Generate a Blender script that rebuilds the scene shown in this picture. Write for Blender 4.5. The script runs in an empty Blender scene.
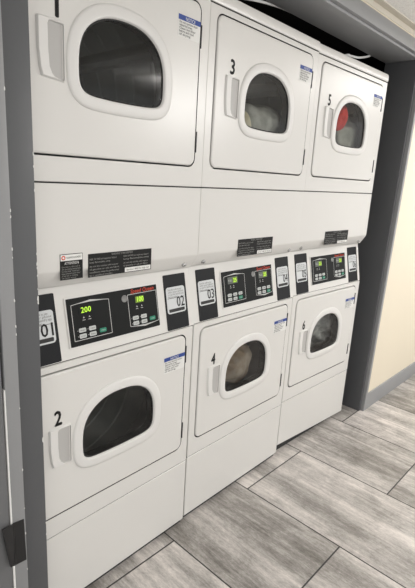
import bpy, bmesh, math, random
from mathutils import Vector, Matrix, noise
random.seed(7)
S = bpy.context.scene
COL = S.collection
PI = math.pi
W = 0.6858

# ------------------------------------------------------------------ materials
def nodes(name):
    m = bpy.data.materials.new(name); m.use_nodes = True
    nt = m.node_tree
    return m, nt, nt.nodes['Principled BSDF']

def mat(name, col, rough=0.5, metal=0.0, spec=0.5, bump=0.0, bscale=200, var=0.0, vscale=6.0, emit=None, estr=0, coat=0.0):
    m, nt, b = nodes(name)
    c = (*col, 1)
    b.inputs['Base Color'].default_value = c
    b.inputs['Roughness'].default_value = rough
    b.inputs['Metallic'].default_value = metal
    b.inputs['Specular IOR Level'].default_value = spec
    b.inputs['Coat Weight'].default_value = coat
    tc = nt.nodes.new('ShaderNodeTexCoord')
    if var:
        n = nt.nodes.new('ShaderNodeTexNoise'); n.inputs['Scale'].default_value = vscale; n.inputs['Detail'].default_value = 4
        nt.links.new(tc.outputs['Object'], n.inputs['Vector'])
        mx = nt.nodes.new('ShaderNodeMixRGB')
        mx.inputs[1].default_value = (*[v*(1-var) for v in col], 1)
        mx.inputs[2].default_value = (*[min(1, v*(1+var)) for v in col], 1)
        nt.links.new(n.outputs['Fac'], mx.inputs[0]); nt.links.new(mx.outputs[0], b.inputs['Base Color'])
    if bump:
        n2 = nt.nodes.new('ShaderNodeTexNoise'); n2.inputs['Scale'].default_value = bscale; n2.inputs['Detail'].default_value = 3
        nt.links.new(tc.outputs['Object'], n2.inputs['Vector'])
        bp = nt.nodes.new('ShaderNodeBump'); bp.inputs['Strength'].default_value = bump; bp.inputs['Distance'].default_value = 0.002
        nt.links.new(n2.outputs['Fac'], bp.inputs['Height']); nt.links.new(bp.outputs['Normal'], b.inputs['Normal'])
    if emit:
        b.inputs['Emission Color'].default_value = (*emit, 1); b.inputs['Emission Strength'].default_value = estr
    return m

M = {}
M['enamel'] = mat('white_enamel', (.665, .655, .632), .30, var=.012, vscale=3, bump=.05, bscale=6)
M['plastic'] = mat('white_plastic', (.69, .682, .665), .38)
M['pocket'] = mat('pocket_shade_plastic', (.44, .432, .42), .5)  # white handle plastic greyed: shade of the recess put into the colour
M['dark_gap'] = mat('gap_shade_and_seal', (.02, .02, .02), .8)  # window gasket black; also shade painted into door and panel gaps
M['hinge'] = mat('dark_hinge_steel', (.03, .03, .03), .45, .3)
M['drum'] = mat('dark_drum_steel', (.36, .375, .37), .45, .2, var=.15, vscale=8)
M['cabinet'] = mat('galvanised_cabinet', (.35, .35, .34), .5, .4)
M['plate'] = mat('charcoal_plate', (.014, .015, .017), .55, spec=.2)
M['board'] = mat('black_board', (.008, .009, .009), .5, spec=.18)
M['silver'] = mat('silver_print', (.55, .55, .54), .4, .1)
M['emblem'] = mat('grey_emblem', (.20, .20, .195), .4, .3)
M['label_white'] = mat('label_white', (.74, .74, .72), .5)
M['label_grey'] = mat('label_silver', (.60, .62, .63), .45)
M['ink'] = mat('black_ink', (.02, .02, .02), .6)
M['ink_soft'] = mat('grey_ink', (.16, .16, .16), .6)
M['blue'] = mat('label_blue', (.015, .05, .26), .5)
M['red'] = mat('red_print', (.62, .05, .02), .5)
M['badge'] = mat('black_badge', (.014, .014, .014), .55, spec=.2)
M['badge_text'] = mat('badge_print', (.26, .26, .25), .6)
M['button'] = mat('pale_button', (.52, .54, .53), .5)
M['green'] = mat('green_button', (.01, .22, .13), .5)
M['lcd'] = mat('grey_display_window', (.10, .11, .10), .3)
M['lcd_on'] = mat('lit_green_display', (.10, .16, .01), .4, emit=(.30, .50, .02), estr=.2)
M['digit'] = mat('glowing_digits', (.3, .5, .03), .5, emit=(.55, .80, .08), estr=.7)
M['digit_dim'] = mat('pale_digits', (.35, .45, .06), .5, emit=(.55, .8, .25), estr=.7)
M['black_plastic'] = mat('black_plastic', (.016, .016, .016), .38)
M['foot_gap_black'] = mat('rubber_and_gap_shade', (.02, .02, .02), .7)  # rubber of the feet; also painted shade below the kick panels
M['cable'] = mat('white_cable', (.8, .8, .78), .45)
M['chrome'] = mat('lock_chrome', (.55, .55, .55), .25, .9)
M['jamb_grey'] = mat('dark_grey_jamb', (.088, .091, .097), .42, var=.05, vscale=5, bump=.12, bscale=60)  # jamb faces, a darker grey than casing and header
M['frame_paint'] = mat('grey_frame_paint', (.26, .264, .270), .40, var=.05, vscale=5, bump=.12, bscale=60)
M['wall'] = mat('cream_wall_paint', (.74, .67, .54), .65, var=.02, vscale=2, bump=.15, bscale=120)
M['wall_grey'] = mat('grey_wall_paint', (.14, .142, .146), .55, bump=.1, bscale=90)
M['closet'] = mat('closet_shade_black', (.012, .012, .012), .95, spec=.1)  # closet surfaces blackened: darkness of the unlit void put into the colour
M['caulk'] = mat('white_caulk', (.75, .75, .73), .6)
M['chip'] = mat('bare_plaster_chip', (.72, .72, .70), .7)
M['grid'] = mat('cream_ceiling_grid', (.62, .58, .50), .5)
M['bracket'] = mat('black_bracket', (.012, .012, .013), .32)

def glass_mat():
    m = bpy.data.materials.new('tinted_door_glass'); m.use_nodes = True
    nt = m.node_tree; nt.nodes.clear()
    out = nt.nodes.new('ShaderNodeOutputMaterial')
    tr = nt.nodes.new('ShaderNodeBsdfTransparent'); tr.inputs[0].default_value = (.84, .86, .84, 1)
    gl = nt.nodes.new('ShaderNodeBsdfGlossy'); gl.inputs['Roughness'].default_value = .04
    fr = nt.nodes.new('ShaderNodeFresnel'); fr.inputs['IOR'].default_value = 1.45
    mx = nt.nodes.new('ShaderNodeMixShader')
    nt.links.new(fr.outputs[0], mx.inputs[0]); nt.links.new(tr.outputs[0], mx.inputs[1]); nt.links.new(gl.outputs[0], mx.inputs[2])
    nt.links.new(mx.outputs[0], out.inputs[0])
    return m
M['glass'] = glass_mat()

def cloth_mat(name, c1, c2, scale=9):
    m, nt, b = nodes(name)
    tc = nt.nodes.new('ShaderNodeTexCoord')
    n = nt.nodes.new('ShaderNodeTexNoise'); n.inputs['Scale'].default_value = scale; n.inputs['Detail'].default_value = 3
    r = nt.nodes.new('ShaderNodeValToRGB')
    r.color_ramp.elements[0].position = .42; r.color_ramp.elements[0].color = (*c1, 1)
    r.color_ramp.elements[1].position = .58; r.color_ramp.elements[1].color = (*c2, 1)
    nt.links.new(tc.outputs['Object'], n.inputs['Vector']); nt.links.new(n.outputs['Fac'], r.inputs[0]); nt.links.new(r.outputs[0], b.inputs['Base Color'])
    b.inputs['Roughness'].default_value = .9
    wv = nt.nodes.new('ShaderNodeTexNoise'); wv.inputs['Scale'].default_value = 25
    bp = nt.nodes.new('ShaderNodeBump'); bp.inputs['Strength'].default_value = .5; bp.inputs['Distance'].default_value = .01
    nt.links.new(tc.outputs['Object'], wv.inputs['Vector']); nt.links.new(wv.outputs['Fac'], bp.inputs['Height']); nt.links.new(bp.outputs['Normal'], b.inputs['Normal'])
    return m

def floor_mat():
    m, nt, b = nodes('wood_look_tile')
    L = nt.links.new
    tc = nt.nodes.new('ShaderNodeTexCoord')
    sep = nt.nodes.new('ShaderNodeSeparateXYZ'); L(tc.outputs['Object'], sep.inputs[0])
    H, WD = .463, .946
    def math_(op, a, v=None, v2=None):
        n = nt.nodes.new('ShaderNodeMath'); n.operation = op
        if hasattr(a, 'is_linked') or hasattr(a, 'links'): L(a, n.inputs[0])
        else: n.inputs[0].default_value = a
        if v is not None:
            if hasattr(v, 'links'): L(v, n.inputs[1])
            else: n.inputs[1].default_value = v
        return n.outputs[0]
    # rows along x (joints at x = .588 + k H); ends along y, every other row shifted by half
    v = math_('DIVIDE', math_('ADD', sep.outputs[0], -.586 + 20*H), H)       # row 20 = .586..1.049
    row = math_('FLOOR', v)
    fv = math_('FRACT', v)
    par = math_('MODULO', row, 2.0)                                          # 0 on row 20
    u0 = math_('DIVIDE', math_('ADD', sep.outputs[1], .503 + 10*WD), WD)
    u = math_('ADD', u0, math_('MULTIPLY', par, .5))
    colm = math_('FLOOR', u); fu = math_('FRACT', u)
    # distance to joints in metres
    def edge(f, size):
        a = math_('SUBTRACT', 1.0, f)
        return math_('MULTIPLY', math_('MINIMUM', f, a), size)
    d = math_('MINIMUM', edge(fv, H), edge(fu, WD))
    joint = nt.nodes.new('ShaderNodeMapRange'); joint.inputs['From Min'].default_value = .0020; joint.inputs['From Max'].default_value = .0036
    L(d, joint.inputs['Value'])
    # random per plank
    cmb = nt.nodes.new('ShaderNodeCombineXYZ'); L(row, cmb.inputs[0]); L(colm, cmb.inputs[1])
    wn = nt.nodes.new('ShaderNodeTexWhiteNoise'); wn.noise_dimensions = '3D'; L(cmb.outputs[0], wn.inputs['Vector'])
    # grain: streaks along y
    off = nt.nodes.new('ShaderNodeVectorMath'); off.operation = 'SCALE'; off.inputs['Scale'].default_value = 7.0; L(wn.outputs['Color'], off.inputs[0])
    add = nt.nodes.new('ShaderNodeVectorMath'); add.operation = 'ADD'; L(tc.outputs['Object'], add.inputs[0]); L(off.outputs[0], add.inputs[1])
    def streak(sx, sy, det, rough=.6, dist=0):
        mp = nt.nodes.new('ShaderNodeMapping'); mp.inputs['Scale'].default_value = (sx, sy, 1); L(add.outputs[0], mp.inputs[0])
        n = nt.nodes.new('ShaderNodeTexNoise'); n.inputs['Scale'].default_value = 1; n.inputs['Detail'].default_value = det; n.inputs['Roughness'].default_value = rough
        n.inputs['Distortion'].default_value = dist
        L(mp.outputs[0], n.inputs['Vector']); return n.outputs['Fac']
    big = streak(8, .55, 3, .55, .4); fine = streak(60, 5.0, 6, .75); blot = streak(9, 6, 6, .75, .6); spk = streak(190, 60, 4, .85)
    s = math_('ADD', math_('ADD', math_('MULTIPLY', big, .80), math_('MULTIPLY', fine, .58)), math_('ADD', math_('MULTIPLY', blot, .50), math_('MULTIPLY', spk, .42)))
    s = math_('ADD', s, math_('MULTIPLY', math_('SUBTRACT', wn.outputs['Value'], .5), .14))
    r = nt.nodes.new('ShaderNodeValToRGB'); e = r.color_ramp.elements
    e[0].position = .76; e[0].color = (.105, .098, .088, 1)
    e[1].position = 1.26; e[1].color = (.60, .565, .53, 1)
    r.color_ramp.elements.new(.92).color = (.23, .215, .197, 1)
    r.color_ramp.elements.new(1.0).color = (.345, .322, .305, 1)
    # the ramp is 0..1: squeeze s
    sq = nt.nodes.new('ShaderNodeMapRange'); sq.inputs['From Min'].default_value = .935; sq.inputs['From Max'].default_value = 1.40; L(s, sq.inputs['Value'])
    e = r.color_ramp.elements
    while len(e) > 2: e.remove(e[1])
    e[0].position = 0; e[0].color = (.155, .145, .130, 1); e[1].position = 1; e[1].color = (.72, .675, .635, 1)
    r.color_ramp.elements.new(.33).color = (.30, .282, .262, 1)
    r.color_ramp.elements.new(.55).color = (.43, .405, .385, 1)
    L(sq.outputs[0], r.inputs[0])
    mx = nt.nodes.new('ShaderNodeMixRGB'); mx.inputs[1].default_value = (.018, .017, .016, 1)
    L(joint.outputs[0], mx.inputs[0]); L(r.outputs[0], mx.inputs[2]); L(mx.outputs[0], b.inputs['Base Color'])
    b.inputs['Roughness'].default_value = .42
    bp = nt.nodes.new('ShaderNodeBump'); bp.inputs['Strength'].default_value = .4; bp.inputs['Distance'].default_value = .002
    L(joint.outputs[0], bp.inputs['Height']); L(bp.outputs[0], b.inputs['Normal'])
    return m
M['floor'] = floor_mat()

def ceiling_mat():
    m, nt, b = nodes('acoustic_tile')
    L = nt.links.new
    tc = nt.nodes.new('ShaderNodeTexCoord')
    n = nt.nodes.new('ShaderNodeTexNoise'); n.inputs['Scale'].default_value = 90; n.inputs['Detail'].default_value = 5; n.inputs['Roughness'].default_value = .8
    L(tc.outputs['Object'], n.inputs['Vector'])
    r = nt.nodes.new('ShaderNodeValToRGB'); r.color_ramp.elements[0].position = .33; r.color_ramp.elements[0].color = (.74, .72, .69, 1)
    r.color_ramp.elements[1].position = .5; r.color_ramp.elements[1].color = (.93, .915, .885, 1)
    L(n.outputs['Fac'], r.inputs[0]); L(r.outputs[0], b.inputs['Base Color']); b.inputs['Roughness'].default_value = .9
    bp = nt.nodes.new('ShaderNodeBump'); bp.inputs['Strength'].default_value = .6; bp.inputs['Distance'].default_value = .003
    L(n.outputs['Fac'], bp.inputs['Height']); L(bp.outputs[0], b.inputs['Normal'])
    return m
M['tile'] = ceiling_mat()

# ------------------------------------------------------------------ mesh builder
class MB:
    def __init__(s): s.v = []; s.f = []; s.m = []; s.mats = []
    def mi(s, k):
        if k not in s.mats: s.mats.append(k)
        return s.mats.index(k)
    def add(s, verts, faces, k):
        o = len(s.v); i = s.mi(k)
        s.v += [tuple(v) for v in verts]
        for f in faces: s.f.append([a + o for a in f]); s.m.append(i)
        return s
    def box(s, x0, x1, y0, y1, z0, z1, k, bev=0, seg=2, fn=None):
        bm = bmesh.new(); bmesh.ops.create_cube(bm, size=1)
        for v in bm.verts:
            v.co = Vector(((x0+x1)/2 + v.co.x*(x1-x0), (y0+y1)/2 + v.co.y*(y1-y0), (z0+z1)/2 + v.co.z*(z1-z0)))
        if bev: bmesh.ops.bevel(bm, geom=bm.edges[:], offset=bev, segments=seg, profile=.5, affect='EDGES')
        bm.verts.index_update()
        vs = [v.co.copy() for v in bm.verts]
        if fn: vs = [fn(*v) for v in vs]
        s.add(vs, [[v.index for v in f.verts] for f in bm.faces], k); bm.free(); return s
    def loops(s, rings, k, close=True, cap0=False, cap1=False):
        n = len(rings[0]); vs = [p for r in rings for p in r]; fs = []
        for i in range(len(rings)-1):
            for j in range(n if close else n-1):
                a = i*n + j; b = i*n + (j+1) % n
                fs.append([a, b, b+n, a+n])
        if cap0: fs.append(list(range(n))[::-1])
        if cap1: fs.append([(len(rings)-1)*n + j for j in range(n)])
        return s.add(vs, fs, k)
    def prism(s, poly, y0, y1, k, bev=0, fn=None):      # polygon in (x,z), from front y0 to back y1
        rings = []
        if bev:
            rings.append([(x, y0, z) for x, z in offset(poly, -bev)]); rings.append([(x, y0+bev, z) for x, z in poly])
        else: rings.append([(x, y0, z) for x, z in poly])
        rings.append([(x, y1, z) for x, z in poly])
        if fn: rings = [[fn(*p) for p in r] for r in rings]
        return s.loops(rings, k, cap0=True, cap1=True)
    def profile(s, prof, x0, x1, k):                    # polygon in (y,z) swept along x
        return s.loops([[(x0, y, z) for y, z in prof], [(x1, y, z) for y, z in prof]], k, cap0=True, cap1=True)
    def tube(s, pts, r, k, n=8, cap=True):
        pts = [Vector(p) for p in pts]; rings = []
        for i, p in enumerate(pts):
            t = (pts[min(i+1, len(pts)-1)] - pts[max(i-1, 0)]).normalized()
            a = t.orthogonal().normalized() if i == 0 else (a - t*a.dot(t)).normalized()
            b = t.cross(a)
            rings.append([p + r*(math.cos(2*PI*j/n)*a + math.sin(2*PI*j/n)*b) for j in range(n)])
        return s.loops(rings, k, cap0=cap, cap1=cap)
    def text(s, body, k, fn, size, align='LEFT', maxw=None, shear=0, bold=0):
        cu = bpy.data.curves.new('t', 'FONT'); cu.body = body; cu.size = size; cu.align_x = align; cu.shear = shear
        cu.resolution_u = 2
        o = bpy.data.objects.new('t', cu); COL.objects.link(o)
        dg = bpy.context.evaluated_depsgraph_get(); dg.update()
        me = bpy.data.meshes.new_from_object(o.evaluated_get(dg))
        vs = [v.co.copy() for v in me.vertices]; fs = [list(p.vertices) for p in me.polygons]
        if vs and maxw:
            xs = [v.x for v in vs]; x0, x1 = min(xs), max(xs); kx = maxw/max(1e-6, x1-x0)
            for v in vs: v.x = v.x*kx
        for dx, dy in (((0, 0),) if not bold else ((-bold, 0), (bold, 0), (0, bold), (0, -bold), (0, 0))):
            s.add([fn(v.x+dx, v.y+dy) for v in vs], fs, k)
        bpy.data.objects.remove(o); bpy.data.curves.remove(cu); bpy.data.meshes.remove(me)
        return s
    def build(s, name, parent=None, smooth=True, ang=32, flip=True):
        me = bpy.data.meshes.new(name); me.from_pydata(s.v, [], s.f); me.update()
        for k in s.mats: me.materials.append(M[k])
        for p, i in zip(me.polygons, s.m): p.material_index = i
        bm = bmesh.new(); bm.from_mesh(me)
        bmesh.ops.recalc_face_normals(bm, faces=bm.faces[:]); bm.to_mesh(me); bm.free()
        if smooth:
            me.polygons.foreach_set('use_smooth', [True]*len(me.polygons))
            me.set_sharp_from_angle(angle=math.radians(ang))
        o = bpy.data.objects.new(name, me); COL.objects.link(o)
        if parent: o.parent = parent
        return o

def offset(poly, d):            # positive = outward for a counter-clockwise polygon
    n = len(poly); out = []
    A = sum(poly[i][0]*poly[(i+1) % n][1] - poly[(i+1) % n][0]*poly[i][1] for i in range(n))
    sg = 1 if A > 0 else -1
    for i in range(n):
        p0, p1, p2 = poly[i-1], poly[i], poly[(i+1) % n]
        e1 = Vector((p1[0]-p0[0], p1[1]-p0[1])); e2 = Vector((p2[0]-p1[0], p2[1]-p1[1]))
        if e1.length < 1e-9: e1 = e2
        if e2.length < 1e-9: e2 = e1
        e1.normalize(); e2.normalize()
        n1 = Vector((e1.y, -e1.x)); n2 = Vector((e2.y, -e2.x)); b = n1 + n2
        b = b.normalized() if b.length > 1e-6 else n1
        c = max(.5, b.dot(n1)); out.append((p1[0] + sg*d*b.x/c, p1[1] + sg*d*b.y/c))
    return out

def rrect(x0, x1, z0, z1, r, n=6):
    out = []
    for cx, cz, a0 in ((x1-r, z0+r, -PI/2), (x1-r, z1-r, 0), (x0+r, z1-r, PI/2), (x0+r, z0+r, PI)):
        for i in range(n+1):
            a = a0 + PI/2*i/n; out.append((cx + r*math.cos(a), cz + r*math.sin(a)))
    return out

def ring_between(mb, outer, inner, c, y_outer, y_inner, k):
    """annular face between two star-shaped outlines"""
    def angs(P): return [math.atan2(z-c[1], x-c[0]) % (2*PI) for x, z in P]
    A = sorted(set(round(a, 5) for a in angs(outer) + angs(inner)))
    B = [A[0]]
    for a in A[1:]:
        if a - B[-1] > 1e-3: B.append(a)
    def cast(P, a):
        d = Vector((math.cos(a), math.sin(a))); best = None
        for i in range(len(P)):
            p = Vector(P[i]) - Vector(c); q = Vector(P[(i+1) % len(P)]) - Vector(c); e = q - p
            den = d.x*e.y - d.y*e.x
            if abs(den) < 1e-12: continue
            t = (p.x*e.y - p.y*e.x)/den; u = (p.x*d.y - p.y*d.x)/den
            if t > 0 and -1e-6 <= u <= 1+1e-6 and (best is None or t > best): best = t
        return (c[0] + d.x*best, c[1] + d.y*best)
    o = [cast(outer, a) for a in B]; i_ = [cast(inner, a) for a in B]
    mb.loops([[(x, y_outer, z) for x, z in o], [(x, y_inner, z) for x, z in i_]], k)

def window_outline(zb, n=6):
    half = [(0, 0), (.06, .001), (.105, .004), (.128, .012), (.139, .028), (.142, .055), (.1415, .09), (.137, .12), (.125, .148), (.105, .171), (.075, .190), (.04, .200), (0, .203)]
    pts = half + [(-x, z) for x, z in half[-2:0:-1]]
    out = []; m = len(pts)
    for i in range(m):
        p0, p1, p2, p3 = (Vector(pts[(i+j-1) % m]) for j in range(4))
        for t in (0, .33, .67):
            q = .5*((2*p1) + (p2-p0)*t + (2*p0-5*p1+4*p2-p3)*t*t + (-p0+3*p1-3*p2+p3)*t**3)
            out.append((.3445 + q.x*1.022, zb + q.y*1.012))
    return out

def put(o, label=None, cat=None, group=None, kind=None):
    if label: o['label'] = label
    if cat: o['category'] = cat
    if group: o['group'] = group
    if kind: o['kind'] = kind
    return o

# ------------------------------------------------------------------ the stacked dryers
SA = math.atan2(.043, .216)
def con(u, s, d=0.0):          # slanted console face: u along x, s up the slope, d out of the face
    return (u, .002 + s*math.sin(SA) - d*math.cos(SA), .864 + s*math.cos(SA) + d*math.sin(SA))
def conbox(mb, u0, u1, s0, s1, d0, d1, k, bev=0):
    mb.box(u0, u1, d0, d1, s0, s1, k, bev, fn=lambda x, y, z: con(x, z, y)); return mb
def conpoly(mb, poly, d0, d1, k):
    mb.prism(poly, d0, d1, k, fn=lambda x, y, z: con(x, z, y)); return mb
def conline(mb, pts, w, d, k):  # flat printed line
    for (a, b), (c, e) in zip(pts, pts[1:]):
        v = Vector((c-a, e-b)); n = Vector((-v.y, v.x)).normalized()*w/2
        mb.add([con(a+n.x, b+n.y, d), con(c+n.x, e+n.y, d), con(c-n.x, e-n.y, d), con(a-n.x, b-n.y, d)], [[0, 1, 2, 3]], k)

def make_door(root, upper, z0, z1, zb, number):  # zb: sill of the window
    """door slab with its window, handle, number, notice and hinges"""
    X0, X1 = .0395, .6395
    YF = -.0045
    out = rrect(X0, X1, z0, z1, .026)
    win = window_outline(zb); hole = offset(win, .010); c = (.346, zb + .1)
    mb = MB()
    ins = offset(out, -.006)
    ring_between(mb, ins, hole, c, YF, YF, 'enamel')
    r = [[(x, YF, z) for x, z in ins], [(x, YF+.0012, z) for x, z in offset(out, -.002)], [(x, YF+.004, z) for x, z in out], [(x, .022, z) for x, z in out]]
    mb.loops(r, 'enamel')
    mb.loops([[(x, YF, z) for x, z in hole], [(x, .03, z) for x, z in hole]], 'dark_gap')
    ring_between(mb, out, hole, c, .022, .03, 'enamel')
    door = mb.build('door', root)
    if upper: door['label'] = 'upper door with its window'
    else: door['label'] = 'lower door with its window'
    # rim
    mb = MB(); mb.loops([[(x, y, z) for x, z in offset(win, -.001)] for y in (.030, .0005)], 'dark_gap'); prof = [(-.001, .0005), (.0005, YF-.0035), (.0025, YF-.006), (.006, YF-.0066), (.026, YF-.0062), (.0312, YF-.0045), (.0338, YF-.0015), (.0345, YF+.002)]
    mb.loops([[(x, y, z) for x, z in offset(win, d)] for d, y in prof], 'plastic')
    mb.build('window_rim', door, ang=50)
    mb = MB(); g0 = offset(win, .001)
    mb.loops([[(x, -.0022, z) for x, z in offset(win, -.0045)], [(x, -.0035, z) for x, z in g0], [(x, .010, z) for x, z in g0]], 'dark_gap')
    mb.build('window_gasket', door)
    mb = MB(); gp = offset(win, -.0002)
    cen = (.346, zb+.1)
    rings = []
    for t in (1, .8, .5, .2):
        rings.append([(cen[0] + (x-cen[0])*t, -.001 - .0008*(1-t*t), cen[1] + (z-cen[1])*t) for x, z in gp])
    mb.loops(rings, 'glass', cap1=True)
    mb.build('window_glass', door, ang=60)
    # handle: raised plate with a recessed finger pocket
    hz0, hz1 = z0 + (.177 if upper else .170), z0 + (.309 if upper else .297)
    hx0, hx1 = .087, .162
    mb = MB()
    outer = [(hx0+.010, hz0), (hx0+.030, hz0-.002), (hx1-.004, hz0-.006), (hx1, hz0-.002), (hx1, hz1-.004), (hx1-.004, hz1), (hx0+.02, hz1+.001), (hx0+.004, hz1), (hx0, hz1-.004), (hx0, hz0+.06), (hx0+.004, hz0+.02)]
    pock = [(hx0+.038, hz0+.010), (hx0+.046, hz0+.003), (hx1-.006, hz0-.001), (hx1-.003, hz0+.003), (hx1-.003, hz1-.010), (hx1-.006, hz1-.007), (hx0+.038, hz1-.006), (hx0+.031, hz1-.008), (hx0+.028, hz1-.014), (hx0+.0285, hz0+.06), (hx0+.031, hz0+.025)]
    def yy(x): t = (x-hx0)/(hx1-hx0); return YF - .0075 + .003*t
    top = offset(outer, -.004)
    hc = (hx0+.045, (hz0+hz1)/2)
    mb.loops([[(x, YF+.001, z) for x, z in outer], [(x, yy(x)+.004, z) for x, z in offset(outer, -.0012)], [(x, yy(x), z) for x, z in top],
              [(x, yy(x), z) for x, z in offset(pock, .001)], [(x, yy(x)+.002, z) for x, z in pock]], 'plastic')
    mb.loops([[(x, yy(x)+.002, z) for x, z in pock], [(x, yy(x)+.0048, z) for x, z in offset(pock, -.002)]], 'pocket', cap1=True)
    mb.build('handle', door, ang=40)
    # number decal
    mb = MB(); nx = .107 if number != '1' else .1235; nz = hz1 + .006
    mb.text(number, 'ink', lambda u, v: (nx + u, YF - .0006, nz + v), 0.066, maxw=.0075 if number == '1' else .0215, bold=.0017)
    mb.build('number', door, smooth=False)
    # notice sticker
    mb = MB(); a0, a1 = (.541, .648) if upper else (.533, .636)
    a1 = min(a1, .636); t1 = z0 + (.430 if upper else .401); t0 = t1 - .060
    mb.box(a0, a1, YF-.0006, YF+.0005, t0, t1, 'label_white')
    yl = YF - .0009
    def q(x0, x1, zA, zB, k, y=yl): mb.add([(x0, y, zA), (x1, y, zA), (x1, y, zB), (x0, y, zB)], [[0, 1, 2, 3]], k)
    q(a0, a1, t1-.0145, t1, 'blue')
    mb.text('NOTICE', 'label_white', lambda u, v: (a0 + .030 + u, yl-.0003, t1-.0125 + v), .0135, maxw=.040)
    for i, (ln, tx) in enumerate(((.9, 'Do not operate dryer'), (.62, 'without lint screen'), (.8, 'Clean lint filter'), (.7, 'before each load'), (.55, 'of drying'))):
        mb.text(tx, 'ink_soft', lambda u, v, i=i: (a0 + .004 + u, yl, t1 - .0225 - i*.0082 + v), .0088, maxw=(a1-a0-.008)*ln, bold=.0002)
    mb.build('notice_label', door, smooth=False)
    for h in (.39, .076):
        mb = MB(); zh = z0 + h
        mb.box(.6394, .6444, YF-.0015, .004, zh-.033, zh+.033, 'hinge', .001)
        mb.build('hinge', door)
    return door

def make_drum(root, zc):
    mb = MB(); n = 40; cx = .344; R = .262
    def circ(r, y): return [(cx + r*math.cos(2*PI*i/n), y, zc + r*math.sin(2*PI*i/n)) for i in range(n)]
    rings = [circ(.205, .045), circ(.212, .040), circ(.225, .050), circ(R-.004, .062), circ(R, .075)]
    for i in range(1, 6): rings += [circ(R, .075 + .1*i - .006), circ(R-.004, .075 + .1*i), circ(R, .075 + .1*i + .006)]
    rings += [circ(R, .62), circ(.08, .63)]
    mb.loops(rings, 'drum', cap1=True)
    for j in range(3):      # lifters
        a = 2*PI*j/3 + .5
        d = Vector((math.cos(a), 0, math.sin(a))); t = Vector((-d.z, 0, d.x)); o = Vector((cx, 0, zc))
        sec = [o + d*R + t*.03, o + d*(R-.05) + t*.008, o + d*(R-.05) - t*.008, o + d*R - t*.03]
        mb.loops([[(p.x, .09, p.z) for p in sec], [(p.x, .6, p.z) for p in sec]], 'drum', cap0=True, cap1=True)
    return mb.build('drum', root)

def frame_panel(root, z0, z1, dz0, dz1, label, cut=0):
    mb = MB(); out = rrect(.0012, W-.0012-cut, z0, z1, .004, 2); hole = rrect(.0348, .6446, dz0-.0048, dz1+.0045, .030)
    c = (.34, (dz0+dz1)/2)
    ins = offset(out, -.002)
    ring_between(mb, ins, hole, c, 0, 0, 'enamel')
    mb.loops([[(x, 0, z) for x, z in ins], [(x, .002, z) for x, z in out], [(x, .062, z) for x, z in out]], 'enamel')
    mb.loops([[(x, 0, z) for x, z in hole], [(x, .0022, z) for x, z in offset(hole, -.0005)]], 'dark_gap')  # gap walls around the door darkened as painted shade
    mb.loops([[(x, .0022, z) for x, z in offset(hole, -.0005)], [(x, .034, z) for x, z in hole]], 'dark_gap')
    ring_between(mb, out, hole, c, .02, .034, 'dark_gap')
    o = mb.build('front_frame', root); o['label'] = label
    return o

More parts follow.
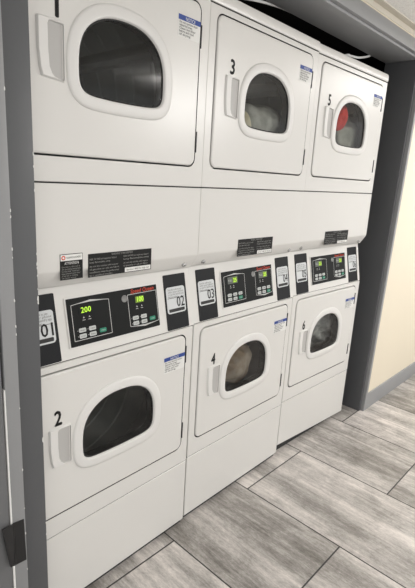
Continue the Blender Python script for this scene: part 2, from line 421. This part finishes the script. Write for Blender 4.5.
def make_stack(loc, rz, label, nums, pays, lcd, attention=False, cut=.006):
    root = bpy.data.objects.new('stacked_dryer', None); COL.objects.link(root)
    root.empty_display_size = .1; root.location = loc; root.rotation_euler = (0, 0, rz)
    put(root, label, 'dryer', 'stacked dryers in the alcove')
    # cabinet shell
    mb = MB(); D = 1.0
    mb.box(.003, .012, .060, D, .03, 1.965, 'cabinet'); mb.box(W-.012, W-.003, .060, D, .03, 1.965, 'cabinet')
    mb.box(.012, W-.012, D-.01, D, .03, 1.965, 'cabinet'); mb.box(.012, W-.012, .03, D-.01, .03, .04, 'cabinet')
    for zz in (.285, .99, 1.355): mb.box(.012, W-.012, .03, D-.01, zz, zz+.008, 'cabinet')
    mb.box(.012, W-.012, .030, .036, .04, .285, 'dark_gap'); mb.box(.012, W-.012, .062, .07, .838, 1.355, 'dark_gap')
    mb.box(.012, W-.012, .036, .044, 1.918, 1.962, 'dark_gap'); mb.box(.012, W-.012, .036, .044, .843, .864, 'dark_gap')
    for za, zb_ in ((1.9388, 1.9445), (1.361, 1.366), (.862, .866), (.295, .299)): mb.box(.004, W-.004, .0045, .030, za-.002, zb_+.002, 'dark_gap') if za > 1.5 or za < .5 else mb.box(.004, W-.004, .006, .020, za, zb_, 'dark_gap')  # dark strips just behind the seams paint in their shade
    mb.build('cabinet', root)
    for x in (.06, W-.06):
        for y in (.08, .92):
            mb = MB(); n = 14
            rg = [[(x + r*math.cos(2*PI*i/n), y + r*math.sin(2*PI*i/n), z) for i in range(n)] for r, z in ((.022, 0), (.024, .004), (.022, .012), (.009, .014), (.009, .031))]
            mb.loops(rg, 'foot_gap_black', cap0=True, cap1=True); mb.build('levelling_foot', root)
    # top cap
    mb = MB(); mb.profile([(.0, 1.944), (-.002, 1.950), (-.001, 1.972), (.003, 1.980), (.012, 1.985), (D, 1.985), (D, 1.968), (.02, 1.968), (.02, 1.944)], .0012, W-.0012, 'enamel')
    mb.build('top_panel', root)
    frame_panel(root, 1.3655, 1.9395, 1.4335, 1.9155, 'upper front frame')
    frame_panel(root, .2985, .8625, .3715, .838, 'lower front frame', cut)
    # access panel with inward bent lip
    mb = MB()
    mb.profile([(.0, 1.3615), (.0, 1.30), (-.001, 1.22), (-.001, 1.135), (-.0003, 1.130), (.0012, 1.126), (.028, 1.0845), (.031, 1.081), (.06, 1.080), (.06, 1.3615)], .0014, W-.0040, 'enamel')
    ap = mb.build('access_panel', root, ang=50)
    for lx in (.052, W-.052):
        mb = MB(); n = 12
        def lp(u, v, d): t = math.radians(39); y = .0195 + v*math.sin(t) - d*math.cos(t); return (lx+u, y, 1.096 + v*math.cos(t) + 0 - .000 - d*0 + d*math.sin(t)*-.0 )
        rg = []
        for r, d in ((.0085, -.004), (.0085, .004), (.007, .006), (.0045, .006), (.004, .003)):
            rg.append([(lx + r*math.cos(2*PI*i/n), .0195 - d*.8 + r*math.sin(2*PI*i/n)*.62, 1.096 - d*.6 + r*math.sin(2*PI*i/n)*-.78) for i in range(n)])
        mb.loops(rg, 'chrome', cap1=True); mb.build('panel_lock', ap)
    # badges
    YB = -.0016
    def badge(x0, x1, zA, zB, rows, cols, white_box=None, header=None):
        mb = MB(); mb.box(x0, x1, YB-.0004, YB+.0012, zA, zB, 'badge')
        def q(a, b, c, d, k, y=YB-.0008): mb.add([(a, y, c), (b, y, c), (b, y, d), (a, y, d)], [[0, 1, 2, 3]], k)
        return mb, q
    if attention:
        x0, x1, zA, zB = .138, .2085, 1.104, 1.1755
        mb, q = badge(x0, x1, zA, zB, 0, 0)
        q(x0+.0015, x1-.0015, zB-.0185, zB-.0015, 'label_white')
        n = 14; cx, cz = x0+.010, zB-.010
        mb.add([(cx + .0062*math.cos(2*PI*i/n), YB-.0011, cz + .0062*math.sin(2*PI*i/n)) for i in range(n)], [list(range(n))], 'red')
        mb.add([(cx + .0032*math.cos(2*PI*i/n), YB-.0014, cz + .0032*math.sin(2*PI*i/n)) for i in range(n)], [list(range(n))], 'label_white')
        mb.text('ALLIANCE LAUNDRY', 'ink', lambda u, v: (x0+.019+u, YB-.0012, zB-.0125+v), .008, maxw=.046)
        mb.text('ATTENTION', 'label_white', lambda u, v: (x0+.013+u, YB-.0012, zB-.029+v), .0105, maxw=.044)
        for i, (t, w) in enumerate((('Use only as directed in', .9), ('the operating instructions', .94), ('for this dryer model and', .88), ('keep area around clear', .92), ('of any lint or clothing', .8), ('See owner manual', .7))):
            mb.text(t, 'badge_text', lambda u, v, i=i: (x0+.004+u, YB-.0010, zB-.0375-i*.0062+v), .0065, maxw=(x1-x0-.008)*w)
        ab = mb.build('attention_badge', ap, smooth=False)
    x0, x1, zA, zB = .2265, .4625, 1.1015, 1.1695
    mb, q = badge(x0, x1, zA, zB, 0, 0)
    mb.text('WARNING / AVERTISSEMENT', 'badge_text', lambda u, v: (x0+.080+u, YB-.0010, zB-.0085+v), .0085, maxw=.080)
    rows = [('RISK OF FIRE and explosion hazard', .86, 'badge_text'), ('keep flammables away', .66, 'badge_text'), ('do not dry articles with vapors', .92, 'badge_text'), ('of gasoline or oils on fabric', .96, 'badge_text'), ('installation must be performed', .95, 'badge_text'), ('by a qualified installer', .74, 'badge_text')]
    for cxx, cw, nr in ((x0+.004, .108, 6), (x0+.124, .106, 4)):
        for i, (t, w, k) in enumerate(rows[:nr]):
            zz = zB - .0185 - i*.0088 - (.003 if i > 1 else 0)
            mb.text(t, k, lambda u, v, zz=zz, cxx=cxx: (cxx+u, YB-.0010, zz+v), .0075, maxw=cw*(w if cxx < x0+.05 else 1.05-w*.15))
    q(x0+.130, x1-.003, zA+.002, zA+.0155, 'label_white')
    mb.text('Service 1-800 for help call', 'ink', lambda u, v: (x0+.136+u, YB-.0012, zA+.006+v), .0085, maxw=.088)
    mb.build('warning_badge', ap, smooth=False)
    # console
    mb = MB()
    mb.profile([(.002, .8660), (.045, 1.0815), (.075, 1.0785), (.075, .8660)], .0014, W-.0014, 'enamel')
    cs = mb.build('console', root); cs['label'] = 'slanted white control console'
    # payment plates
    for j, (u0, u1) in enumerate(((.033, .139), (W-.139+.006, W-.033+.006))):
        mb = MB(); conpoly(mb, rrect(u0, u1, .004, .2005, .004, 3), .0022, -.001, 'plate')
        pl = mb.build('payment_plate', cs); pl['label'] = 'dark plate %s the control board' % ('left of' if j == 0 else 'right of')
        a0, a1 = u0+.007, u1-.009; s0, s1 = .062, .156
        mb = MB(); conpoly(mb, rrect(a0, a1, s0, s1, .010, 5), .0030, .002, 'label_grey')
        d = .0035
        mb.text(pays[j], 'ink', lambda u, v: con(a0+.046+u, s0+.0215+v, d), .037*1.42, maxw=.037, bold=.0006)
        for i, (t, w, sz) in enumerate((('Scan the code to pay', .72, .0085), ('with your phone', .84, .0085), ('or use the laundry app', .84, .0085), ('Machine number', .5, .007))):
            mb.text(t, 'ink_soft', lambda u, v, i=i: con(a0+.008+u, s1-.0125-i*.0085+v, d), sz*1.2, maxw=(a1-a0)*w)
        conline(mb, [(a0+.004, s0+.0545), (a1-.004, s0+.0545)], .0013, d, 'ink')
        conpoly(mb, rrect(a0+.007, a1-.007, s0+.005, s0+.0165, .0025, 3), .0034, .0026, 'ink')
        mb.build('payment_label', pl, smooth=False)['label'] = 'pale sticker reading %s' % pays[j]
    # control board
    mb = MB()
    B0, B1, T0, T1 = .172, .516, .034, .176
    conpoly(mb, rrect(B0-.004, B1+.004, T0-.004, T1+.004, .004, 3), .004, -.001, 'plastic')
    bd = mb.build('control_board', cs); bd['label'] = 'control board with two displays in a white bezel'
    mb = MB(); conpoly(mb, rrect(B0, B1, T0, T1, .002, 2), .0052, .003, 'board')
    mb.build('board_face', bd)
    dd = .0056
    def border(f0, f1, g0, g1, peak_up):
        mb = MB(); mid = (f0+f1)/2
        lo, hi = g0, g1
        if peak_up: pts = [(f0, hi-.004), (mid-.022, hi+.001), (mid, hi+.004), (mid+.022, hi+.001), (f1, hi-.004)]
        else: pts = [(f0, hi), (f1, hi)]
        pts2 = [(f1, lo), (f0, lo)] if peak_up else [(f1, lo+.004), (mid+.022, lo-.001), (mid, lo-.004), (mid-.022, lo-.001), (f0, lo+.004)]
        al = pts + pts2 + [pts[0]]
        conline(mb, al, .0017, dd, 'silver')
        if peak_up: tri = [(f0+.010, hi-.003), (mid, hi+.0035), (f1-.010, hi-.003), (mid, hi-.001)]
        else: tri = [(f0+.010, lo+.003), (mid, lo-.0035), (f1-.010, lo+.003), (mid, lo+.0008)]
        mb.add([con(a, b, dd) for a, b in tri], [[0, 1, 3], [1, 2, 3]], 'silver')
        mb.build('printed_border', bd, smooth=False)
    border(.186, .318, .050, .160, True); border(.391, .512, .050, .157, False)
    # readouts
    for (r0, txt), bt in zip(((.213, lcd[0]), (.421, lcd[1])), ('left', 'right')):
        mb = MB(); bigd = attention
        conbox(mb, r0-.004, r0+.050 if bigd else r0+.058, .124, .1515, .0045, .0060, 'lcd' if not bigd else 'board')
        if bigd:
            if bt == 'right': conbox(mb, r0, r0+.034, .1265, .147, .005, .0064, 'lcd_on')
            mb.text(txt, 'digit', lambda u, v: con(r0+.003+u, .1295+v, .0067), .0235, maxw=.034 if bt == 'left' else .026, bold=.0003)
        else:
            conbox(mb, r0+.027, r0+.054, .126, .149, .005, .0064, 'lcd_on')
            mb.text(txt, 'digit', lambda u, v: con(r0+.030+u, .1300+v, .0067), .021, maxw=.020, bold=.0003)
            mb.text('FULL', 'silver', lambda u, v: con(r0-.001+u, .134+v, .0063), .011, maxw=.024)
        mb.build('readout', bd, smooth=False)['label'] = 'display reading ' + txt
    # indicators
    for px, n_ in ((.224, 2), (.425, 2)):
        for j in range(n_):
            mb = MB(); a = px + j*.020
            mb.add([con(a-.003, .113, dd), con(a+.003, .113, dd), con(a, .118, dd)], [[0, 1, 2]], 'silver')
            conline(mb, [(a-.005, .1075), (a+.005, .1075)], .0015, dd, 'silver')
            mb.build('indicator', bd, smooth=False)
    # buttons
    for px in (.203, .403):
        for r in range(2):
            for c in range(3):
                green = (c == 2 and r == 1)
                if attention and c == 2 and r == 0: continue
                u0 = px + c*.0345; s0 = .0725 - r*.0175
                if attention and green: u0 += .002; s0 += .004
                mb = MB(); conpoly(mb, rrect(u0, u0+.0235, s0, s0+.0125, .003, 3), .0064, .0048, 'green' if green else 'button')
                k = 'button' if green else 'ink'
                mb.text('START' if green else ('HIGH', 'MED', 'PERM', 'LOW', 'DELI')[r*3+c], k, lambda u, v: con(u0+.004+u, s0+.0038+v, .0068), .006, maxw=.0155)
                if not green: mb.add([con(u0-.0045, s0+.0045, dd), con(u0-.002, s0+.0062, dd), con(u0-.0045, s0+.008, dd)], [[0, 1, 2]], 'silver')
                o = mb.build('button', bd, smooth=False)
                if green: o['label'] = 'green start button'
    # brand strip and round emblem
    mb = MB(); mb.text('Speed Queen', 'red', lambda u, v: con(.404+u, .1600+v, dd), .0185, maxw=.098, shear=.2, bold=.0006)
    mb.build('brand_lettering', bd, smooth=False)
    mb = MB(); n = 20
    rg = [[con(.378 + r*math.cos(2*PI*i/n), .147 + r*math.sin(2*PI*i/n), d_) for i in range(n)] for r, d_ in ((.0115, .003), (.0115, .0062), (.0098, .0068), (.009, .0064))]
    mb.loops(rg, 'emblem', cap1=True)
    mb.build('round_emblem', bd)
    # kick panel
    mb = MB()
    zl, zr = (.050, .017) if cut == 0 else (.021, .021)
    mb.prism([(.0014, zl), (W*.62, (zl+zr)/2 - (.006 if cut == 0 else 0)), (W-.0014-cut, zr), (W-.0014-cut, .2950), (.0014, .2950)], .001, .020, 'enamel', .002)
    mb.build('kick_panel', root)
    mb = MB()
    yp = .022 if cut == 0 else .014
    mb.box(.004, W-.006-cut, yp, yp+.03, 0, .034, 'foot_gap_black'); mb.build('base_gap_shade', root)  # added dark strip, painted shade in the gap under the kick panel
    # drums, doors
    make_drum(root, 1.66); make_drum(root, .60)
    make_door(root, True, 1.4335, 1.9155, 1.584, nums[0])
    make_door(root, False, .3715, .838, .513, nums[1])
    return root

ST = [((0, 0, 0), math.radians(1.40)), ((.6895, .024, 0), math.radians(.774)), ((1.3868, .0437, 0), math.radians(-1.30))]
s1 = make_stack(*ST[0], 'white stacked dryer beside the grey left jamb, doors numbered 1 and 2, display lit 200', ('1', '2'), ('01', '02'), ('200', '100'), True)
s2 = make_stack(*ST[1], 'middle white stacked dryer, doors numbered 3 and 4, stickers 03 and 04', ('3', '4'), ('03', '04'), ('25', '25'))
s3 = make_stack(*ST[2], 'white stacked dryer beside the dark right jamb, doors numbered 5 and 6', ('5', '6'), ('05', '06'), ('21', '21'), cut=0)

# ------------------------------------------------------------------ laundry in the drums
def laundry(name, st, c, r, mats, seed, label, fold=.03, freq=14, cat='laundry', fdir=(0, 0, 1)):
    bm = bmesh.new(); bmesh.ops.create_icosphere(bm, subdivisions=5, radius=1)
    o3 = Vector((seed*3.1, seed*1.7, seed*.9)); fd = Vector(fdir).normalized()
    for v in bm.verts:
        p = v.co.copy(); n = p.normalized()
        q = Vector((p.x*r[0], p.y*r[1], p.z*r[2]))
        w = noise.noise(q*7 + o3)*1.0
        f = math.sin(freq*(q.dot(fd)*4 + w*.8)) * .5
        rid = abs(noise.noise(q*9 + o3*2))*-1.2 + .3
        q = q + n*fold*(f*.5 + w*.8 + rid)
        # stay inside the drum
        dx, dz = q.x + c[0] - .344, q.z + c[2] - (1.66 if c[2] > 1.2 else .60)
        rr = math.hypot(dx, dz)
        if rr > .245: q.x -= dx*(1-.245/rr); q.z -= dz*(1-.245/rr)
        if q.y + c[1] < .048: q.y = .048 - c[1] + (q.y + c[1] - .048)*.02
        if q.y + c[1] < .08 and math.hypot(q.x + c[0] - .344, dz) > .19: q.y = .08 - c[1]
        v.co = q
    me = bpy.data.meshes.new(name); bm.to_mesh(me); bm.free()
    me.polygons.foreach_set('use_smooth', [True]*len(me.polygons))
    me.materials.append(mats)
    o = bpy.data.objects.new(name, me); COL.objects.link(o)
    (l, rz) = st; R = Matrix.Rotation(rz, 4, 'Z')
    o.location = Vector(l) + R @ Vector(c); o.rotation_euler = (0, 0, rz)
    put(o, label, cat)
    return o
CL = {'grey': cloth_mat('grey_cotton', (.46, .455, .42), (.68, .67, .63)), 'cream': cloth_mat('cream_cotton', (.62, .54, .38), (.75, .68, .52)),
      'red': cloth_mat('red_cotton', (.55, .02, .02), (.75, .05, .04)), 'green': cloth_mat('sage_cotton', (.38, .39, .34), (.53, .54, .48)),
      'brown': cloth_mat('brown_cotton', (.38, .28, .20), (.55, .46, .38)), 'white': cloth_mat('white_cotton', (.55, .55, .53), (.75, .74, .72)), 'dark': cloth_mat('charcoal_cotton', (.22, .22, .22), (.50, .50, .49), 14)}
laundry('shirt', ST[1], (.49, .20, 1.597), (.18, .16, .125), CL['grey'], 3, 'pale grey crumpled shirt inside dryer number 3', .026)
laundry('towel', ST[1], (.305, .080, 1.600), (.035, .030, .062), CL['cream'], 5, 'small cream towel at the left inside dryer number 3', .008)
laundry('sweater', ST[2], (.50, .19, 1.630), (.12, .15, .140), CL['green'], 8, 'grey green sweater filling the window of dryer number 5', .022)
laundry('shirt', ST[2], (.375, .085, 1.742), (.050, .032, .058), CL['red'], 11, 'red garment at upper left behind the window of dryer number 5', .022)
laundry('bed_sheet', ST[1], (.50, .34, .62), (.13, .13, .16), CL['dark'], 13, 'dark grey sheet heaped at the back inside dryer number 4', .03)
laundry('towel', ST[1], (.41, .120, .565), (.120, .070, .095), CL['brown'], 17, 'brown and cream towel in front inside dryer number 4', .024, 20)
laundry('blanket', ST[2], (.47, .19, .60), (.17, .15, .17), CL['dark'], 21, 'charcoal folded blanket filling the window of dryer number 6', .03, 26)

# ------------------------------------------------------------------ setting
def struct(mb, name, **k):
    o = mb.build(name, **k); o['kind'] = 'structure'; return o
mb = MB(); mb.box(-1.6, 5.2, -3.2, 1.35, -.03, 0, 'floor'); struct(mb, 'floor')
ZC = 2.197; YC_ = .02
mb = MB(); mb.box(-1.6, 5.2, -3.2, YC_, ZC, ZC+.03, 'tile'); struct(mb, 'ceiling')
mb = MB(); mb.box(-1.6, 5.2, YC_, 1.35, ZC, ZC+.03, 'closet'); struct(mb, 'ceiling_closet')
# ceiling grid: wall angle and one cross tee
mb = MB(); mb.box(-1.0, 5.2, -.083, -.045, ZC-.004, ZC+.001, 'grid', .001)
mb.box(-1.0, 5.2, -.049, -.045, ZC-.026, ZC, 'grid', .001); struct(mb, 'trim_1')
for i, gx in enumerate((1.02, 1.63, 2.24, 2.85)):
    mb = MB(); mb.box(gx-.012, gx+.012, -2.6, -.082, ZC-.005, ZC+.001, 'grid', .001); struct(mb, 'trim_%d' % (i+2))
LEAN = .042
JR = 2.187
ZS = 2.088                       # soffit height
YC, YB, YJ = -.037, -.058, .150  # step face, casing face, back of the jamb
YW = -.046
def slab(mb, xz, y0, y1, k, bev=0): mb.prism(xz, y0, y1, k, bev)
def xr(x, z): return x + LEAN*z
# header wall: soffit body, casing and cream strip above
mb = MB(); mb.box(-.06, xr(2.3, 2.2), YC, YJ, ZS, ZC, 'frame_paint', .002); struct(mb, 'wall_header')
mb = MB(); mb.box(-.06, 5.2, YW, YC-.0001, 2.150, ZC-.004, 'wall'); struct(mb, 'wall_front')
mb = MB(); mb.box(-.058, xr(2.25, 2.15), YB, YC+.001, ZS+.011, 2.157, 'frame_paint', .002); struct(mb, 'trim_header')
# right jamb
mb = MB(); slab(mb, [(xr(JR, 0), 0), (xr(2.30, 0), 0), (xr(2.30, ZS), ZS+.02), (xr(JR, ZS), ZS+.02)], YC, YJ, 'jamb_grey', .002); struct(mb, 'wall_right_jamb')
mb = MB(); slab(mb, [(xr(2.207, 0), 0), (xr(2.232, 0), 0), (xr(2.232, ZS), 2.157), (xr(2.207, ZS), 2.157)], YB, YC+.001, 'frame_paint', .002); struct(mb, 'trim_right')
mb = MB(); slab(mb, [(xr(2.230, 0), 0), (5.2, 0), (5.2, ZC), (xr(2.230, ZC), ZC)], YW, YC+.02, 'wall'); struct(mb, 'wall_right')
mb = MB(); mb.profile([(YW, 0), (YB+.002, 0), (YB+.002, .098), (YB+.005, .106), (YW, .108)], 2.231, 5.2, 'frame_paint'); struct(mb, 'baseboard_right')
# left jamb: recessed face, casing, seam of caulk, grey wall
mb = MB(); mb.box(-.06, .0555, YC, YJ, 0, ZS+.02, 'jamb_grey', .003); struct(mb, 'wall_left_jamb')
mb = MB(); mb.box(-.0505, -.0145, YB, YC+.001, 0, ZS+.02, 'frame_paint', .0025); struct(mb, 'trim_left')
mb = MB(); slab(mb, [(-.0560, 0), (-.0500, 0), (-.0500, .86), (-.0530, .86)], YB+.0005, YC, 'caulk'); struct(mb, 'trim_caulk')
mb = MB(); mb.box(-1.6, -.0565, YB+.004, YJ, 0, ZC, 'wall_grey'); struct(mb, 'wall_left')
# paint chips on the two left corners
chips = [(.0555, YC, z, s) for z, s in ((1.93, .003), (1.43, .006), (1.40, .004), (1.345, .005), (1.19, .004), (1.165, .006), (1.155, .004), (1.135, .004), (1.075, .008), (1.065, .006), (1.10, .003), (.67, .012), (.40, .004), (.36, .004), (.10, .004))] + \
        [(-.0145, YB, z, s) for z, s in ((1.56, .005), (1.30, .004), (1.285, .005), (1.21, .006), (1.19, .003), (1.085, .005), (1.02, .005), (1.0, .004), (.80, .003), (.62, .004), (.50, .003), (.42, .004), (.30, .004))]
mb = MB()
for x, y, z, s in chips:
    n = 7; a = [random.uniform(.6, 1.2) for _ in range(n)]
    mb.add([(x - .0016 + min(.0014, s*.35*a[i]*math.cos(2*PI*i/n)), y - .0004, z + s*a[i]*math.sin(2*PI*i/n)) for i in range(n)], [list(range(n))], 'chip')
o = struct(mb, 'trim_chips', smooth=False)
# closet behind
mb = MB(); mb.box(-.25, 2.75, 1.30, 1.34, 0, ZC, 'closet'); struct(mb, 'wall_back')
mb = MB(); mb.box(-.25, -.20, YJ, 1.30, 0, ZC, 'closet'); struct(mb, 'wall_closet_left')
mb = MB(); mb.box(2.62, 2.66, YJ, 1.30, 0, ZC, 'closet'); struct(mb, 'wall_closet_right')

# ------------------------------------------------------------------ black guard on the left casing
g = bpy.data.objects.new('door_strike_guard', None); COL.objects.link(g); g.location = (-.036, YB, .33)
put(g, 'bent black plastic guard fixed low on the grey left door casing', 'guard')
mb = MB(); gx, gy, gz = -.036, YB, .33
def P(x, y, z): return (x-gx, y-gy, z-gz)
def sheet(mb, a, t, k):
    a = [Vector(p) for p in a]; n = (a[1]-a[0]).cross(a[3]-a[0]).normalized()*t
    mb.loops([[p for p in a], [p+n for p in a]], k, cap0=True, cap1=True)
sheet(mb, [P(-.050, YB-.004, .338), P(-.0175, YB-.001, .333), P(-.0195, YB-.001, .468), P(-.050, YB-.004, .472)], -.003, 'bracket')
mb.build('casing_flange', g, smooth=False)
mb = MB()
sheet(mb, [P(-.067, YB-.014, .350), P(-.056, YB-.012, .346), P(-.050, YB-.006, .472), P(-.083, YB-.014, .479)], -.003, 'bracket')
sheet(mb, [P(-.056, YB-.0125, .346), P(-.050, YB-.005, .338), P(-.050, YB-.005, .472), P(-.0502, YB-.0065, .472)], -.002, 'bracket')
mb.build('folded_flap', g, smooth=False)

# ------------------------------------------------------------------ cable over the dryers
def spline(pts, n=8):
    P_ = [Vector(p) for p in pts]; P_ = [P_[0]*2-P_[1]] + P_ + [P_[-1]*2-P_[-2]]; out = []
    for i in range(1, len(P_)-2):
        p0, p1, p2, p3 = P_[i-1:i+3]
        for j in range(n):
            t = j/n; out.append(.5*((2*p1) + (p2-p0)*t + (2*p0-5*p1+4*p2-p3)*t*t + (-p0+3*p1-3*p2+p3)*t**3))
    return out + [P_[-2]]
mb = MB(); mb.tube(spline([(.95, .22, 2.07), (1.087, .168, 2.0805), (1.2465, .166, 2.0996), (1.373, .168, 2.107), (1.46, .20, 2.14), (1.56, .24, 2.19)]), .0055, 'cable')
put(mb.build('power_cable'), 'white cable hanging in the dark gap above dryer number 3', 'cable')
mb = MB(); mb.tube(spline([(1.74, .62, 1.9925), (1.76, .40, 1.9925), (1.80, .26, 2.003), (1.85, .175, 2.045), (1.893, .165, 2.0496), (1.99, .165, 2.062), (2.115, .165, 2.101), (2.19, .19, 2.16)]), .0055, 'cable')
put(mb.build('power_cable'), 'white cable rising to the soffit above dryer number 5', 'cable')

# ------------------------------------------------------------------ light
def area(name, loc, size, power, col, rot=(0, 0, 0)):
    l = bpy.data.lights.new(name, 'AREA'); l.shape = 'RECTANGLE'; l.size, l.size_y = size; l.energy = power; l.color = col
    o = bpy.data.objects.new(name, l); COL.objects.link(o); o.location = loc; o.rotation_euler = rot; return o
area('ceiling_light', (-.35, -2.0, ZC-.01), (1.0, .6), 13, (1, .965, .92))
area('ceiling_light', (.2, -3.0, ZC-.01), (1.0, .3), 15, (1, .98, .96))
area('ceiling_light', (3.3, -.80, ZC-.01), (1.2, .45), 16, (1, .98, .96))
l = bpy.data.lights.new('ceiling_fill_light', 'POINT'); l.energy = 38; l.shadow_soft_size = .14; l.color = (1, .985, .965)  # added unseen fill light, brightens the ceiling
o = bpy.data.objects.new('ceiling_fill_light', l); COL.objects.link(o); o.location = (2.55, -1.9, 1.99)
wd = bpy.data.worlds.new('room_light'); S.world = wd; wd.use_nodes = True
wd.node_tree.nodes['Background'].inputs[0].default_value = (1, .985, .96, 1)
wd.node_tree.nodes['Background'].inputs[1].default_value = .85

# ------------------------------------------------------------------ camera
F = 459.3868; yaw, pit, rol = .825475, .24756322, .05879384
fw = Vector((math.sin(yaw)*math.cos(pit), math.cos(yaw)*math.cos(pit), -math.sin(pit)))
rt = Vector((math.cos(yaw), -math.sin(yaw), 0)); up = rt.cross(fw)
r2 = math.cos(rol)*rt + math.sin(rol)*up; u2 = -math.sin(rol)*rt + math.cos(rol)*up
cam = bpy.data.cameras.new('camera'); co = bpy.data.objects.new('camera', cam); COL.objects.link(co)
co.matrix_world = Matrix(((r2.x, u2.x, -fw.x, -.4822413), (r2.y, u2.y, -fw.y, -1.1175346), (r2.z, u2.z, -fw.z, 1.398116), (0, 0, 0, 1)))
cam.sensor_fit = 'VERTICAL'; cam.sensor_height = 24; cam.lens = F/588*24; cam.clip_start = .02
S.camera = co
S.view_settings.view_transform = 'Standard'; S.view_settings.look = 'None'; S.view_settings.gamma = 1; S.view_settings.use_curve_mapping = False
S.view_settings.exposure = .3
